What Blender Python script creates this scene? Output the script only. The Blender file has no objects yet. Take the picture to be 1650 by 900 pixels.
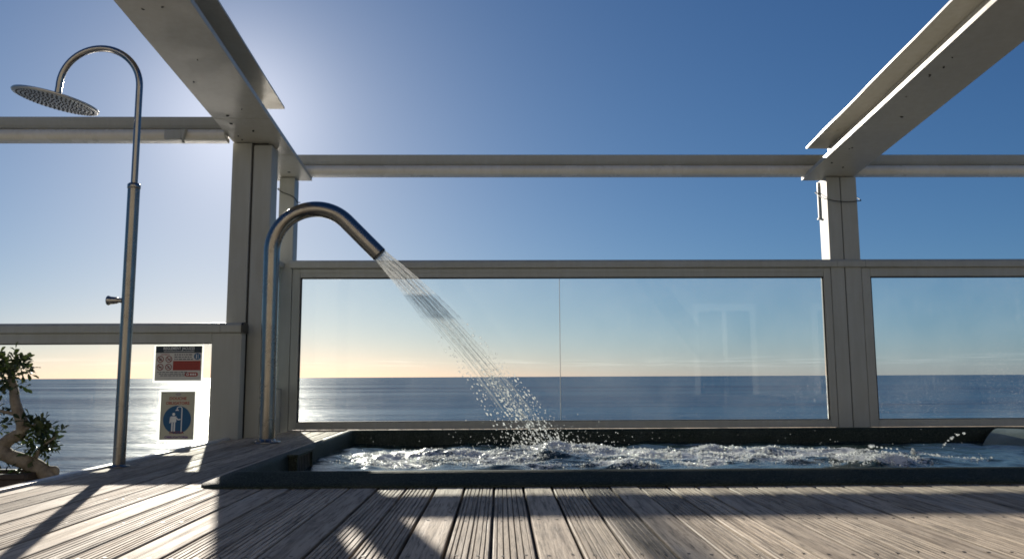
import bpy, math, random
from mathutils import Vector, Matrix, noise
random.seed(7)
sc = bpy.context.scene
col = sc.collection
R = math.radians
PI = math.pi

# ------------------------------------------------------------------ helpers
class MB:
    """collects shapes, builds ONE mesh object"""
    def __init__(s): s.v = []; s.f = []; s.m = []; s.sm = []
    def add(s, vs, fs, mi=0, smooth=False):
        o = len(s.v); s.v += [tuple(p) for p in vs]
        for f in fs: s.f.append([i + o for i in f]); s.m.append(mi); s.sm.append(smooth)
    def box(s, x0, x1, y0, y1, z0, z1, mi=0):
        s.add([(x0,y0,z0),(x1,y0,z0),(x1,y1,z0),(x0,y1,z0),(x0,y0,z1),(x1,y0,z1),(x1,y1,z1),(x0,y1,z1)],
              [(3,2,1,0),(4,5,6,7),(0,1,5,4),(1,2,6,5),(2,3,7,6),(3,0,4,7)], mi)
    def hexa(s, p, mi=0):
        s.add(p, [(3,2,1,0),(4,5,6,7),(0,1,5,4),(1,2,6,5),(2,3,7,6),(3,0,4,7)], mi)
    def prism(s, prof, a0, a1, axis='x', mi=0, smooth=False, caps=True):
        n = len(prof); vs = []
        for a in (a0, a1):
            for (p, q) in prof:
                vs.append((a, p, q) if axis == 'x' else ((p, a, q) if axis == 'y' else (p, q, a)))
        fs = [(i, (i+1) % n, n + (i+1) % n, n + i) for i in range(n)]
        s.add(vs, fs, mi, smooth)
        if caps: s.add(vs, [tuple(range(n))[::-1], tuple(range(n, 2*n))], mi)
    def tube(s, path, rad, seg=16, caps=True, mi=0, smooth=True):
        P = [Vector(p) for p in path]; n = len(P)
        rr = rad if isinstance(rad, (list, tuple)) else [rad]*n
        T = []
        for i in range(n):
            t = P[min(i+1, n-1)] - P[max(i-1, 0)]
            T.append(t.normalized() if t.length > 1e-9 else Vector((0,0,1)))
        a = Vector((0,1,0)) if abs(T[0].y) < .9 else Vector((1,0,0))
        N = (a - T[0]*a.dot(T[0])).normalized()
        vs = []
        for i in range(n):
            N = (N - T[i]*N.dot(T[i])).normalized(); B = T[i].cross(N)
            for k in range(seg):
                an = 2*PI*k/seg
                vs.append(P[i] + (N*math.cos(an) + B*math.sin(an))*rr[i])
        fs = []
        for i in range(n-1):
            for k in range(seg):
                k2 = (k+1) % seg
                fs.append((i*seg+k, i*seg+k2, (i+1)*seg+k2, (i+1)*seg+k))
        s.add(vs, fs, mi, smooth)
        if caps:
            s.add(vs[:seg], [tuple(range(seg))[::-1]], mi); s.add(vs[-seg:], [tuple(range(seg))], mi)
    def lathe(s, prof, M=None, seg=32, mi=0, smooth=True):
        M = M or Matrix(); vs = []; n = len(prof)
        for (r, z) in prof:
            for k in range(seg):
                an = 2*PI*k/seg; vs.append(M @ Vector((r*math.cos(an), r*math.sin(an), z)))
        fs = []
        for i in range(n-1):
            for k in range(seg):
                k2 = (k+1) % seg
                fs.append((i*seg+k, i*seg+k2, (i+1)*seg+k2, (i+1)*seg+k))
        s.add(vs, fs, mi, smooth)
    def ball(s, c, r, d=None, st=1.0, mi=0):
        """small icosahedron (once split) stretched along d"""
        vs = []
        d = Vector(d).normalized() if d is not None else None
        c = Vector(c)
        for p in ICO_V:
            q = Vector(p)*r
            if d is not None: q = q + d*(q.dot(d)*(st-1))
            vs.append(c + q)
        s.add(vs, ICO_F, mi, True)
    def build(s, name, mats, parent=None, bevel=0, loc=None):
        me = bpy.data.meshes.new(name); me.from_pydata(s.v, [], s.f)
        if not isinstance(mats, (list, tuple)): mats = [mats]
        for m in mats: me.materials.append(m)
        me.polygons.foreach_set('material_index', s.m)
        me.polygons.foreach_set('use_smooth', s.sm)
        me.update()
        o = bpy.data.objects.new(name, me); col.objects.link(o)
        if parent: o.parent = parent; o.location = -parent.location
        if bevel:
            b = o.modifiers.new('bevel', 'BEVEL'); b.width = bevel; b.segments = 2; b.limit_method = 'ANGLE'
        return o

def ico():
    t = (1+5**.5)/2
    v = [Vector(p).normalized() for p in [(-1,t,0),(1,t,0),(-1,-t,0),(1,-t,0),(0,-1,t),(0,1,t),(0,-1,-t),(0,1,-t),(t,0,-1),(t,0,1),(-t,0,-1),(-t,0,1)]]
    f = [(0,11,5),(0,5,1),(0,1,7),(0,7,10),(0,10,11),(1,5,9),(5,11,4),(11,10,2),(10,7,6),(7,1,8),(3,9,4),(3,4,2),(3,2,6),(3,6,8),(3,8,9),(4,9,5),(2,4,11),(6,2,10),(8,6,7),(9,8,1)]
    mid = {}; g = []
    def m(a, b):
        k = (min(a,b), max(a,b))
        if k not in mid: v.append(((v[a]+v[b])/2).normalized()); mid[k] = len(v)-1
        return mid[k]
    for a,b,c in f:
        x,y,z = m(a,b), m(b,c), m(c,a); g += [(a,x,z),(b,y,x),(c,z,y),(x,y,z)]
    return v, g
ICO_V, ICO_F = ico()

def tag(o, label=None, cat=None, group=None, kind=None):
    if label: o['label'] = label
    if cat: o['category'] = cat
    if group: o['group'] = group
    if kind: o['kind'] = kind
    return o
def thing(name, loc, label, cat, group=None):
    o = bpy.data.objects.new(name, None); col.objects.link(o); o.location = loc
    o.empty_display_size = .1
    return tag(o, label, cat, group)
def boxpart(name, dims, mat, parent, bevel=.003):
    b = MB(); b.box(*dims); return b.build(name, mat, parent, bevel)

# ------------------------------------------------------------------ materials
class NT:
    def __init__(s, name):
        s.mat = bpy.data.materials.new(name); s.mat.use_nodes = True
        s.t = s.mat.node_tree; s.t.nodes.clear()
        s.out = s.t.nodes.new('ShaderNodeOutputMaterial')
    def n(s, typ, **kw):
        nd = s.t.nodes.new(typ)
        for k, v in kw.items():
            if hasattr(nd, k) and not k.startswith('i_'): setattr(nd, k, v)
        return nd
    def l(s, a, b): s.t.links.new(a, b)
    def coords(s, scale=(1,1,1), src='Object'):
        c = s.n('ShaderNodeTexCoord'); m = s.n('ShaderNodeMapping'); m.inputs['Scale'].default_value = scale
        s.l(c.outputs[src], m.inputs['Vector']); return m.outputs['Vector']
    def noise(s, vec, scale, detail=4, rough=.55, dist=0):
        t = s.n('ShaderNodeTexNoise'); t.inputs['Scale'].default_value = scale; t.inputs['Detail'].default_value = detail
        t.inputs['Roughness'].default_value = rough; t.inputs['Distortion'].default_value = dist
        if vec is not None: s.l(vec, t.inputs['Vector'])
        return t.outputs['Fac']
    def ramp(s, fac, stops):
        r = s.n('ShaderNodeValToRGB'); e = r.color_ramp.elements
        while len(e) < len(stops): e.new(.5)
        for i, (p, c) in enumerate(stops):
            e[i].position = p; e[i].color = (c[0], c[1], c[2], 1) if isinstance(c, tuple) else (c, c, c, 1)
        s.l(fac, r.inputs['Fac']); return r.outputs['Color']
    def mix(s, fac, a, b, blend='MIX'):
        m = s.n('ShaderNodeMix'); m.data_type = 'RGBA'; m.blend_type = blend
        def put(sock, v):
            if isinstance(v, (int, float)): sock.default_value = v if sock.type == 'VALUE' else (v, v, v, 1)
            elif isinstance(v, tuple): sock.default_value = (v[0], v[1], v[2], 1)
            else: s.l(v, sock)
        put(m.inputs[0], fac); put(m.inputs[6], a); put(m.inputs[7], b)
        return m.outputs[2]
    def math(s, op, a, b=0.0):
        m = s.n('ShaderNodeMath'); m.operation = op
        for i, v in enumerate((a, b)):
            if isinstance(v, (int, float)): m.inputs[i].default_value = v
            else: s.l(v, m.inputs[i])
        return m.outputs[0]
    def bump(s, h, strength=.3, dist=.01, normal=None):
        b = s.n('ShaderNodeBump'); b.inputs['Strength'].default_value = strength; b.inputs['Distance'].default_value = dist
        s.l(h, b.inputs['Height'])
        if normal is not None: s.l(normal, b.inputs['Normal'])
        return b.outputs['Normal']
    def bsdf(s, base=(.8,.8,.8), rough=.5, metal=0, normal=None, spec=.5, trans=0, ior=1.45, out=True):
        p = s.n('ShaderNodeBsdfPrincipled')
        def put(k, v):
            if isinstance(v, (int, float)): p.inputs[k].default_value = v
            elif isinstance(v, tuple): p.inputs[k].default_value = (v[0], v[1], v[2], 1)
            else: s.l(v, p.inputs[k])
        put('Base Color', base); put('Roughness', rough); put('Metallic', metal); put('Specular IOR Level', spec)
        put('Transmission Weight', trans); put('IOR', ior)
        if normal is not None: s.l(normal, p.inputs['Normal'])
        if out: s.l(p.outputs[0], s.out.inputs['Surface'])
        return p.outputs[0]
    def surf(s, sh): s.l(sh, s.out.inputs['Surface'])
    def mixsh(s, fac, a, b):
        m = s.n('ShaderNodeMixShader')
        if isinstance(fac, (int, float)): m.inputs[0].default_value = fac
        else: s.l(fac, m.inputs[0])
        s.l(a, m.inputs[1]); s.l(b, m.inputs[2]); return m.outputs[0]

def paint(name, c, rough=.4, dirt=.25, bump=.05, streak=True):
    t = NT(name); v = t.coords((1,1,1)); v2 = t.coords((7,7,.7))
    n1 = t.noise(v, 2.2, 6, .6); n2 = t.noise(v2, 3, 5, .65); n3 = t.noise(v, 60, 3, .6)
    f = t.math('MULTIPLY', n1, n2)
    d = t.ramp(f, [(.12, 1.0), (.42, 0.0)])
    dark = tuple(x*(1-dirt) for x in (c[0], c[1]*.97, c[2]*.9))
    base = t.mix(d, c, dark)
    sp = t.ramp(n3, [(.70, 0.0), (.76, 1.0)])
    base = t.mix(t.math('MULTIPLY', sp, .35), base, tuple(x*.4 for x in c))
    rg = t.ramp(n1, [(.3, rough-.08), (.7, rough+.15)])
    t.bsdf(base, rg, normal=t.bump(n1, bump, .02))
    return t.mat
M = {}
M['alu'] = paint('painted_aluminium', (.415,.425,.402), .46, .16)
M['alu_beam'] = paint('beam_paint', (.53,.515,.465), .34, .16, .06)
M['alu_lit'] = paint('rail_lit_paint', (.76,.73,.66), .24, .12)  # lower rail round: the light it catches is put into a paler colour
M['alu_dark'] = paint('dark_seam', (.05,.05,.05), .6, .2)
M['gasket'] = paint('rubber_gasket', (.012,.012,.012), .5, .1)
M['trim_white'] = paint('white_trim', (.62,.62,.62), .4, .3)
M['plaster'] = paint('pale_plaster', (.30,.285,.25), .8, .2)
M['concrete'] = paint('concrete', (.30,.29,.27), .85, .3)
M['white_paint'] = paint('white_paint', (.8,.8,.79), .4, .08)
M['planter'] = paint('planter_brown', (.060,.042,.034), .45, .4)
M['soil'] = paint('soil', (.03,.022,.016), .95, .3)

def steel(name, base, rough):
    t = NT(name); v = t.coords((1,1,1)); n = t.noise(v, 9, 6, .7); n2 = t.noise(t.coords((40,40,3)), 6, 3, .5)
    r = t.ramp(t.math('MULTIPLY', n, 1.0), [(.3, rough), (.75, rough+.16)])
    b = t.mix(t.ramp(n, [(.45, 0.0), (.8, .5)]), base, tuple(x*.62 for x in base))
    t.bsdf(b, r, metal=1.0, normal=t.bump(n2, .03, .004)); return t.mat
M['steel'] = steel('stainless_steel', (.31,.29,.265), .17)
M['chrome'] = steel('chrome', (.34,.33,.32), .12)
M['satin'] = steel('satin_steel', (.62,.61,.59), .34)
M['wire'] = steel('dark_wire', (.10,.10,.09), .5)

# weathered deck timber
def wood():
    t = NT('weathered_timber')
    at = t.n('ShaderNodeAttribute'); at.attribute_name = 'tone'
    sep = t.n('ShaderNodeSeparateColor'); t.l(at.outputs['Color'], sep.inputs[0])
    co = t.n('ShaderNodeTexCoord'); mp = t.n('ShaderNodeMapping'); mp.inputs['Scale'].default_value = (1, .055, 1)
    off = t.n('ShaderNodeCombineXYZ'); t.l(t.math('MULTIPLY', sep.outputs[1], 37.0), off.inputs[1]); t.l(t.math('MULTIPLY', sep.outputs[1], 11.0), off.inputs[2])
    ad = t.n('ShaderNodeVectorMath'); ad.operation = 'ADD'; t.l(co.outputs['Object'], ad.inputs[0]); t.l(off.outputs[0], ad.inputs[1])
    t.l(ad.outputs[0], mp.inputs['Vector'])
    g1 = t.noise(mp.outputs['Vector'], 110, 6, .65, .4)
    g2 = t.noise(mp.outputs['Vector'], 28, 5, .6, 1.2)
    mp2 = t.n('ShaderNodeMapping'); mp2.inputs['Scale'].default_value = (1, .35, 1); t.l(ad.outputs[0], mp2.inputs['Vector'])
    st = t.noise(mp2.outputs['Vector'], 7, 7, .68, .5)
    fine = t.noise(co.outputs['Object'], 420, 3, .7)
    cross = t.n('ShaderNodeMapping'); cross.inputs['Scale'].default_value = (.25, 1, 1); t.l(ad.outputs[0], cross.inputs['Vector'])
    saw = t.noise(cross.outputs['Vector'], 130, 3, .6)
    c = t.ramp(g2, [(.30, (.265,.212,.155)), (.50, (.57,.488,.390)), (.72, (.68,.60,.49))])
    c = t.mix(t.ramp(g1, [(.32, .9), (.50, 0.0)]), c, (.10,.082,.066))
    c = t.mix(t.ramp(st, [(.24, .85), (.42, 0.0)]), c, (.075,.062,.052))
    c = t.mix(t.ramp(st, [(.58, 0.0), (.78, .55)]), c, (.60,.57,.52))
    c = t.mix(t.ramp(fine, [(.3, .5), (.5, 0.0)]), c, (.12,.10,.08))
    kn = t.n('ShaderNodeMapping'); kn.inputs['Scale'].default_value = (1, .42, 1); t.l(ad.outputs[0], kn.inputs['Vector'])
    k1 = t.noise(kn.outputs['Vector'], 16, 5, .7, 1.5)
    c = t.mix(t.ramp(k1, [(.63, 0.0), (.74, .75)]), c, (.085,.058,.036))
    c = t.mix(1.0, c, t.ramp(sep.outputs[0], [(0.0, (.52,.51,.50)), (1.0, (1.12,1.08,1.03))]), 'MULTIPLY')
    c = t.mix(t.math('MULTIPLY', sep.outputs[2], .82), c, (.035,.029,.023))     # darker in the grooves and along the board edges
    h = t.math('ADD', t.math('MULTIPLY', g1, 1.0), t.math('MULTIPLY', g2, .6))
    h = t.math('ADD', h, t.math('MULTIPLY', fine, .15)); h = t.math('ADD', h, t.math('MULTIPLY', saw, .03))
    t.bsdf(c, t.ramp(g2, [(.3, .62), (.7, .85)]), normal=t.bump(h, .55, .004), spec=.3)
    return t.mat
M['wood'] = wood()
M['screw'] = paint('rusty_screw', (.035,.028,.022), .5, .4)

def glass():
    t = NT('railing_glass')
    tr = t.n('ShaderNodeBsdfTransparent'); tr.inputs[0].default_value = (.955,.985,.975,1)
    gl = t.n('ShaderNodeBsdfGlossy'); gl.inputs['Roughness'].default_value = 0.0
    fr = t.n('ShaderNodeFresnel'); fr.inputs['IOR'].default_value = 1.34
    a = t.mixsh(fr.outputs[0], tr.outputs[0], gl.outputs[0])
    # salt film and dried drips (real dirt on the pane)
    v = t.coords((1,1,1)); v2 = t.coords((6,6,.5))
    film = t.ramp(t.noise(v, 1.6, 5, .6), [(.3, .008), (.75, .032)])
    drip = t.ramp(t.noise(v2, 5, 4, .6), [(.60, 0.0), (.78, .025)])
    spots = t.ramp(t.noise(v, 150, 2, .5), [(.69, 0.0), (.74, .5)])
    msk = t.ramp(t.noise(v, 1.1, 3, .5), [(.42, 0.0), (.62, 1.0)])
    f = t.math('ADD', t.math('ADD', film, drip), t.math('MULTIPLY', spots, msk))
    tl = t.n('ShaderNodeBsdfTranslucent'); tl.inputs[0].default_value = (.9,.93,.92,1)
    df = t.n('ShaderNodeBsdfDiffuse'); df.inputs[0].default_value = (.8,.82,.82,1)
    d = t.mixsh(.35, tl.outputs[0], df.outputs[0])
    t.surf(t.mixsh(f, a, d)); return t.mat
M['glass'] = glass()

def glass_edge():
    t = NT('glass_edge'); t.bsdf((.72,.80,.78), .25, trans=.35); return t.mat
M['glass_edge'] = glass_edge()

def gelcoat():
    t = NT('dark_green_gelcoat'); v = t.coords()
    n1 = t.noise(v, 160, 3, .7); n2 = t.noise(v, 3, 5, .6); n3 = t.noise(v, 60, 3, .6)
    c = t.ramp(n1, [(.34, (.003,.008,.008)), (.5, (.018,.026,.018)), (.68, (.062,.078,.060))])
    c = t.mix(t.ramp(n2, [(.5, 0.0), (.75, .45)]), c, (.085,.095,.085))
    c = t.mix(t.ramp(n3, [(.62, 0.0), (.74, .35)]), c, (.13,.14,.13))
    t.bsdf(c, t.ramp(n2, [(.3, .50), (.7, .72)]), normal=t.bump(n1, .5, .004), spec=.22); return t.mat
M['gelcoat'] = gelcoat()
def gelcoat_lit():  # gelcoat made paler: sunlight on the corner slope put into the colour
    t = NT('lit_green_gelcoat'); v = t.coords(); n1 = t.noise(v, 150, 3, .7); n2 = t.noise(v, 5, 5, .6)
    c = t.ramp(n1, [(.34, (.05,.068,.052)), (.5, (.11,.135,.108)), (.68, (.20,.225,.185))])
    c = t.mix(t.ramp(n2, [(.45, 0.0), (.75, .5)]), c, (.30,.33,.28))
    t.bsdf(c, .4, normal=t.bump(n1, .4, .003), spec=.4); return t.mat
M['gelcoat_lit'] = gelcoat_lit()
M['black_plastic'] = paint('black_plastic', (.018,.02,.02), .35, .2)

def pool_water():
    t = NT('pool_water'); at = t.n('ShaderNodeAttribute'); at.attribute_name = 'foam'
    fm = t.n('ShaderNodeSeparateColor'); t.l(at.outputs['Color'], fm.inputs[0])
    v = t.coords(); n1 = t.noise(v, 55, 5, .65, .6); n2 = t.noise(v, 160, 4, .7)
    vo = t.n('ShaderNodeTexVoronoi'); vo.inputs['Scale'].default_value = 95; t.l(v, vo.inputs['Vector'])
    f = t.math('ADD', fm.outputs[0], t.math('MULTIPLY', t.math('SUBTRACT', n1, .5), 1.5))
    f = t.ramp(f, [(.40, 0.0), (.62, 1.0)])
    wn = t.bump(n1, .18, .012)
    w = t.bsdf((.012,.030,.030), .05, normal=wn, ior=1.33, out=False)
    h = t.math('ADD', vo.outputs['Distance'], n2)
    fb = t.bump(h, .45, .006)
    fo = t.bsdf((.93,.94,.94), .3, normal=fb, out=False)
    pb = fo.node; pb.inputs['Subsurface Weight'].default_value = 1.0; pb.inputs['Subsurface Radius'].default_value = (1,1,1); pb.inputs['Subsurface Scale'].default_value = .03
    tl = t.n('ShaderNodeBsdfTranslucent'); tl.inputs[0].default_value = (.85,.87,.87,1)
    fo2 = t.mixsh(.25, fo, tl.outputs[0])
    t.surf(t.mixsh(f, w, fo2)); return t.mat
M['pool_water'] = pool_water()

def spray(name, clear):
    # drops and bubbles: light scatters through them, part of it passes straight on
    t = NT(name)
    tl = t.n('ShaderNodeBsdfTranslucent'); tl.inputs[0].default_value = (.97,.98,.99,1)
    df = t.n('ShaderNodeBsdfDiffuse'); df.inputs[0].default_value = (.95,.96,.97,1)
    tr = t.n('ShaderNodeBsdfTransparent'); tr.inputs[0].default_value = (.96,.98,.98,1)
    gl = t.n('ShaderNodeBsdfGlossy'); gl.inputs['Roughness'].default_value = .12
    fr = t.n('ShaderNodeFresnel'); fr.inputs['IOR'].default_value = 1.5
    body = t.mixsh(.25, tl.outputs[0], df.outputs[0])
    t.surf(t.mixsh(fr.outputs[0], t.mixsh(clear, body, tr.outputs[0]), gl.outputs[0])); return t.mat
M['spray'] = spray('water_drops', .48)
M['strand'] = spray('water_strands', .77)
M['bubble'] = spray('foam_bubble', .34)

def sea():
    t = NT('sea_water'); v = t.coords((1,1,1), 'Object')
    a = t.noise(t.coords((.35,1,1)), .55, 5, .62, .3)
    b = t.noise(t.coords((.30,1,1)), .09, 4, .6)
    c = t.noise(t.coords((.25,1,1)), .016, 3, .55)
    sl = t.noise(t.coords((.12,1,1)), .0042, 4, .55)      # slicks and wind streaks
    d = t.noise(t.coords((.22,1,1)), .045, 4, .6)
    h = t.math('ADD', t.math('MULTIPLY', a, .7), t.math('MULTIPLY', b, 3.6))
    h = t.math('ADD', t.math('ADD', h, t.math('MULTIPLY', d, 7.0)), t.math('MULTIPLY', c, 10.0))
    nb = t.n('ShaderNodeBump'); nb.inputs['Distance'].default_value = 1.0
    t.l(h, nb.inputs['Height']); t.l(t.ramp(sl, [(.36, .62), (.62, .36)]), nb.inputs['Strength'])
    rp = t.noise(t.coords((.14,1,1)), .05, 5, .65)       # ruffled and smooth patches
    pt = t.math('ADD', t.math('MULTIPLY', sl, .62), t.math('MULTIPLY', rp, .42))
    base = t.ramp(pt, [(.40, (.0015,.040,.122)), (.62, (.008,.092,.198))])
    df = t.n('ShaderNodeBsdfDiffuse'); t.l(base, df.inputs[0]); t.l(nb.outputs[0], df.inputs['Normal'])
    gl = t.n('ShaderNodeBsdfGlossy'); gl.inputs['Roughness'].default_value = .27; t.l(nb.outputs[0], gl.inputs['Normal'])
    # effective reflectance of a wind-ruffled sea at grazing view stays well below the flat-mirror value
    t.surf(t.mixsh(t.ramp(pt, [(.40, .040), (.52, .088), (.66, .185)]), df.outputs[0], gl.outputs[0])); return t.mat
M['sea'] = sea()

def bark():
    t = NT('bonsai_bark'); v = t.coords((1,1,1)); n = t.noise(v, 14, 6, .7); n2 = t.noise(v, 70, 4, .7)
    c = t.ramp(n, [(.3, (.13,.10,.075)), (.55, (.30,.25,.19)), (.75, (.42,.37,.30))])
    t.bsdf(c, .8, normal=t.bump(t.math('ADD', n, n2), .6, .008)); return t.mat
M['bark'] = bark()
def leaf():
    t = NT('glossy_leaf'); oi = t.n('ShaderNodeAttribute'); oi.attribute_name = 'tone'
    c = t.ramp(oi.outputs['Fac'], [(0.0, (.020,.036,.014)), (.6, (.042,.064,.026)), (1.0, (.085,.098,.04))])
    p = t.bsdf(c, .38, out=False); tl = t.n('ShaderNodeBsdfTranslucent'); t.l(t.mix(1.0, c, (1.3,1.5,.7), 'MULTIPLY'), tl.inputs[0])
    t.surf(t.mixsh(.15, p, tl.outputs[0])); return t.mat
M['leaf'] = leaf()
def flat(name, c, rough=.5, trans=0.0):
    t = NT(name)
    n = t.noise(t.coords(), 40, 3, .6); cc = t.mix(t.ramp(n, [(.3, 0.0), (.8, .25)]), c, tuple(x*.8 for x in c))
    p = t.bsdf(cc, rough, out=False)
    if trans:
        tl = t.n('ShaderNodeBsdfTranslucent'); t.l(cc, tl.inputs[0]); t.surf(t.mixsh(trans, p, tl.outputs[0]))
    else: t.surf(p)
    return t.mat
M['paper'] = flat('sign_paper', (.62,.60,.55), .5, .12)
M['paper2'] = flat('sign_paper_beige', (.52,.50,.40), .5, .18)
M['sleeve'] = flat('clear_sleeve_border', (.92,.93,.93), .3, .85)
M['ink_navy'] = flat('ink_navy', (.012,.025,.04))
M['ink_blue'] = flat('ink_blue', (.012,.09,.20))
M['ink_red'] = flat('ink_red', (.36,.045,.03))
M['ink_dkred'] = flat('ink_dark_red', (.22,.03,.025))
M['ink_violet'] = flat('ink_violet', (.12,.045,.22))
M['ink_white'] = flat('ink_white', (.78,.78,.74))
M['ink_grey'] = flat('ink_grey', (.10,.10,.11))
M['win_dark'] = flat('dark_glazing', (.02,.025,.03), .08)
M['plaster_white'] = paint('sunlit_white_frame', (.62,.62,.60), .6, .10)

# ------------------------------------------------------------------ deck
RAILY = 6.90          # front face of the sea-side windbreak
POSTY = 6.12          # front face of the double post
TX0, TX1, TY0, TY1 = -1.255, 4.92, 3.325, 6.21
TC = 1.06             # cut-off far right corner of the tub   # tub outer outline
PITCH = .1182; GAP = .0078; X00 = .093
def build_deck():
    vs=[]; fs=[]; mi=[]; tone=[]
    def board(i, ya, yb, xa=None, xb=None):
        x0 = X00 + i*PITCH + GAP/2; x1 = x0 + PITCH - GAP
        if xa is not None: x0 = max(x0, xa)
        if xb is not None: x1 = min(x1, xb)
        if x1 - x0 < .012: return
        rnd = random.Random(i*13+5)
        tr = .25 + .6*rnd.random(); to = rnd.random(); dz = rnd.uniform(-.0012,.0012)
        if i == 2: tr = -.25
        x0 += rnd.uniform(-.0008,.0022); x1 -= rnd.uniform(-.0008,.0022)
        prof = []
        w = x1 - x0; gd = []
        if i % 3 == 0:
            prof = [(0,-.022),(0,-.004),(.0012,-.001),(.004,0)] + [(w*k/6,0.0006*math.sin(k*2.1+i)) for k in range(1,6)] + [(w-.004,0),(w-.0012,-.001),(w,-.004),(w,-.022)]
        else:
            prof = [(0,-.022),(0,-.003),(.003,0)]; gd = [1,.5,0]
            ng = rnd.choice((6,7,7)) if w > .1 else max(1, int(w/.017)); pit = w/(ng+.35)
            for k in range(ng):
                c = pit*(k+.68) + rnd.uniform(-.0016,.0016); g = rnd.uniform(.0018,.0036); d = rnd.uniform(.0022,.0058); q = rnd.uniform(.25,1.0)
                prof += [(c-g,0),(c-g*.55,-d*.85),(c,-d),(c+g*.55,-d*.85),(c+g,0)]; gd += [0,q,q,q,0]
            prof += [(w-.003,0),(w,-.003),(w,-.022)]; gd += [0,.5,1]
        n = len(prof)
        if not gd: gd = [1,.6,.2,0] + [0]*(n-8) + [0,.2,.6,1]
        ny = max(2, int((yb-ya)/.12)+1)
        base = len(vs)
        for j in range(ny):
            y = ya + (yb-ya)*j/(ny-1)
            for pk, (px, pz) in enumerate(prof):
                wz = .0010*noise.noise(Vector((x0*3+px*4, y*.9, i*2.7)))
                wx = .0010*noise.noise(Vector((i*5.1, y*1.1, 9)))
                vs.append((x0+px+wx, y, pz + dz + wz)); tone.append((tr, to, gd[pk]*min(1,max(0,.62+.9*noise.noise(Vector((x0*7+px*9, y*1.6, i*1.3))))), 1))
        for j in range(ny-1):
            for k in range(n-1):
                a = base + j*n + k
                fs.append((a, a+1, a+n+1, a+n)); mi.append(0)
        fs.append(tuple(base+k for k in range(n))); mi.append(0)
        # screws on joist lines
        for s in range(-4, 12):
            y = 2.58 + s*.5
            if not (ya+.03 < y < yb-.03) or w < .08: continue
            for fx in (.24, .77):
                cx = x0 + w*fx + rnd.uniform(-.003,.003); b = len(vs); yy = y + rnd.uniform(-.012,.012)
                for k in range(8):
                    vs.append((cx+.0055*math.cos(k*PI/4), yy+.0055*math.sin(k*PI/4), dz+.0011)); tone.append((0,0,0,1))
                fs.append(tuple(range(b, b+8))); mi.append(1)
    DX0 = -1.985
    for i in range(-18, 53):
        xm = X00 + (i+.5)*PITCH
        if xm < -1.80: board(i, -4.9, 6.10, DX0, None)
        elif xm < TX0 - .06: board(i, -4.9, 7.16, DX0, None)
        elif xm > TX1 + .06: board(i, -4.9, 7.16)
        else:
            bxl = TX0+.05
            board(i, -4.9, TY0+.035)
            board(i, TY1-.035 - max(0, X00+i*PITCH-(TX1-TC)), 7.16)
            if X00+i*PITCH < bxl: board(i, TY0+.045, TY1-.045, None, bxl)
            if X00+(i+1)*PITCH > TX1-.05: board(i, TY0+.045, TY1-.045, TX1-.05, None)
    me = bpy.data.meshes.new('deck'); me.from_pydata(vs, [], fs)
    me.materials.append(M['wood']); me.materials.append(M['screw'])
    me.polygons.foreach_set('material_index', mi)
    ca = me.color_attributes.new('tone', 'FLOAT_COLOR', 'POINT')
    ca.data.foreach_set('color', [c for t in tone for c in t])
    o = bpy.data.objects.new('deck', me); col.objects.link(o)
    tag(o, 'weathered grey timber boards, grooved and smooth, around the sunken tub', 'deck', kind='structure')
build_deck()
b = MB(); b.box(-1.96, 6.3, -4.9, TY0+.02, -.16, -.03); b.box(-1.96, TX0+.04, TY0+.02, 6.08, -.16, -.03)
b.box(-1.80, TX0+.04, 6.08, 7.15, -.16, -.03)
b.box(TX1-.04, 6.3, TY0+.02, 7.15, -.16, -.03); b.box(TX0+.04, TX1-.04, TY1-.02, 7.15, -.16, -.03)
tag(b.build('deck_substructure', M['concrete']), 'dark joists and slab under the timber boards', 'substructure', kind='structure')
b = MB(); b.prism([(-2.045,.004),(-2.04,.009),(-2.0,.009),(-1.99,.012),(-1.986,.012),(-1.986,-.2),(-2.045,-.2)], -4.9, 6.08, 'y')
tag(b.build('edge_trim', M['trim_white'], bevel=.002), 'pale metal trim along the left edge of the timber deck', 'edge trim')
b = MB(); b.box(-9, -1.99, -4.9, 6.2, -.75, -.55)
tag(b.build('lower_terrace', M['concrete']), 'lower concrete terrace left of the deck', 'terrace', kind='structure')
b = MB(); b.box(-9, 9, -14, 7.2, -18, -.76)
tag(b.build('terrace_base', M['concrete']), 'concrete base of the terrace above the sea', 'terrace base', kind='structure')

# ------------------------------------------------------------------ sea
b = MB(); S = 40000.0
b.add([(-S,-S,-18.02),(S,-S,-18.02),(S,S,-18.02),(-S,S,-18.02)], [(0,1,2,3)])
tag(b.build('sea', M['sea']), 'open blue sea out to the horizon', 'sea', kind='structure')

# ------------------------------------------------------------------ hot tub
def rrect(off, rad, n=8):
    x0, x1, y0, y1 = TX0+off, TX1-off, TY0+off, TY1-off; r = max(rad, .012); pts = []
    tq = r*math.tan(R(22.5)); ee = TC - off + off*2**.5 + off*0
    for (cx, cy, a0, a1) in ((x1-r, y1-(TC-(2-2**.5)*off)-tq, 0, 45), (x1-(TC-(2-2**.5)*off)-tq, y1-r, 45, 90), (x0+r, y1-r, 90, 180), (x0+r, y0+r, 180, 270), (x1-r, y0+r, 270, 360)):
        for k in range(n+1):
            a = R(a0 + (a1-a0)*k/n); pts.append((cx + r*math.cos(a), cy + r*math.sin(a)))
    return pts
tub = thing('whirlpool_tub', (1.14, 4.7, 0), 'sunken dark green speckled tub of bubbling water in the deck', 'hot tub')
prof = [(0.0,.001),(.0005,.007),(.003,.0105),(.03,.0215),(.06,.0335),(.09,.0450),(.112,.0535),(.122,.0562),(.130,.0565),(.141,.053),(.149,.046),(.154,.035),(.168,-.10),(.20,-.70)]
vs=[]; fs=[]; N=None
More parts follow.
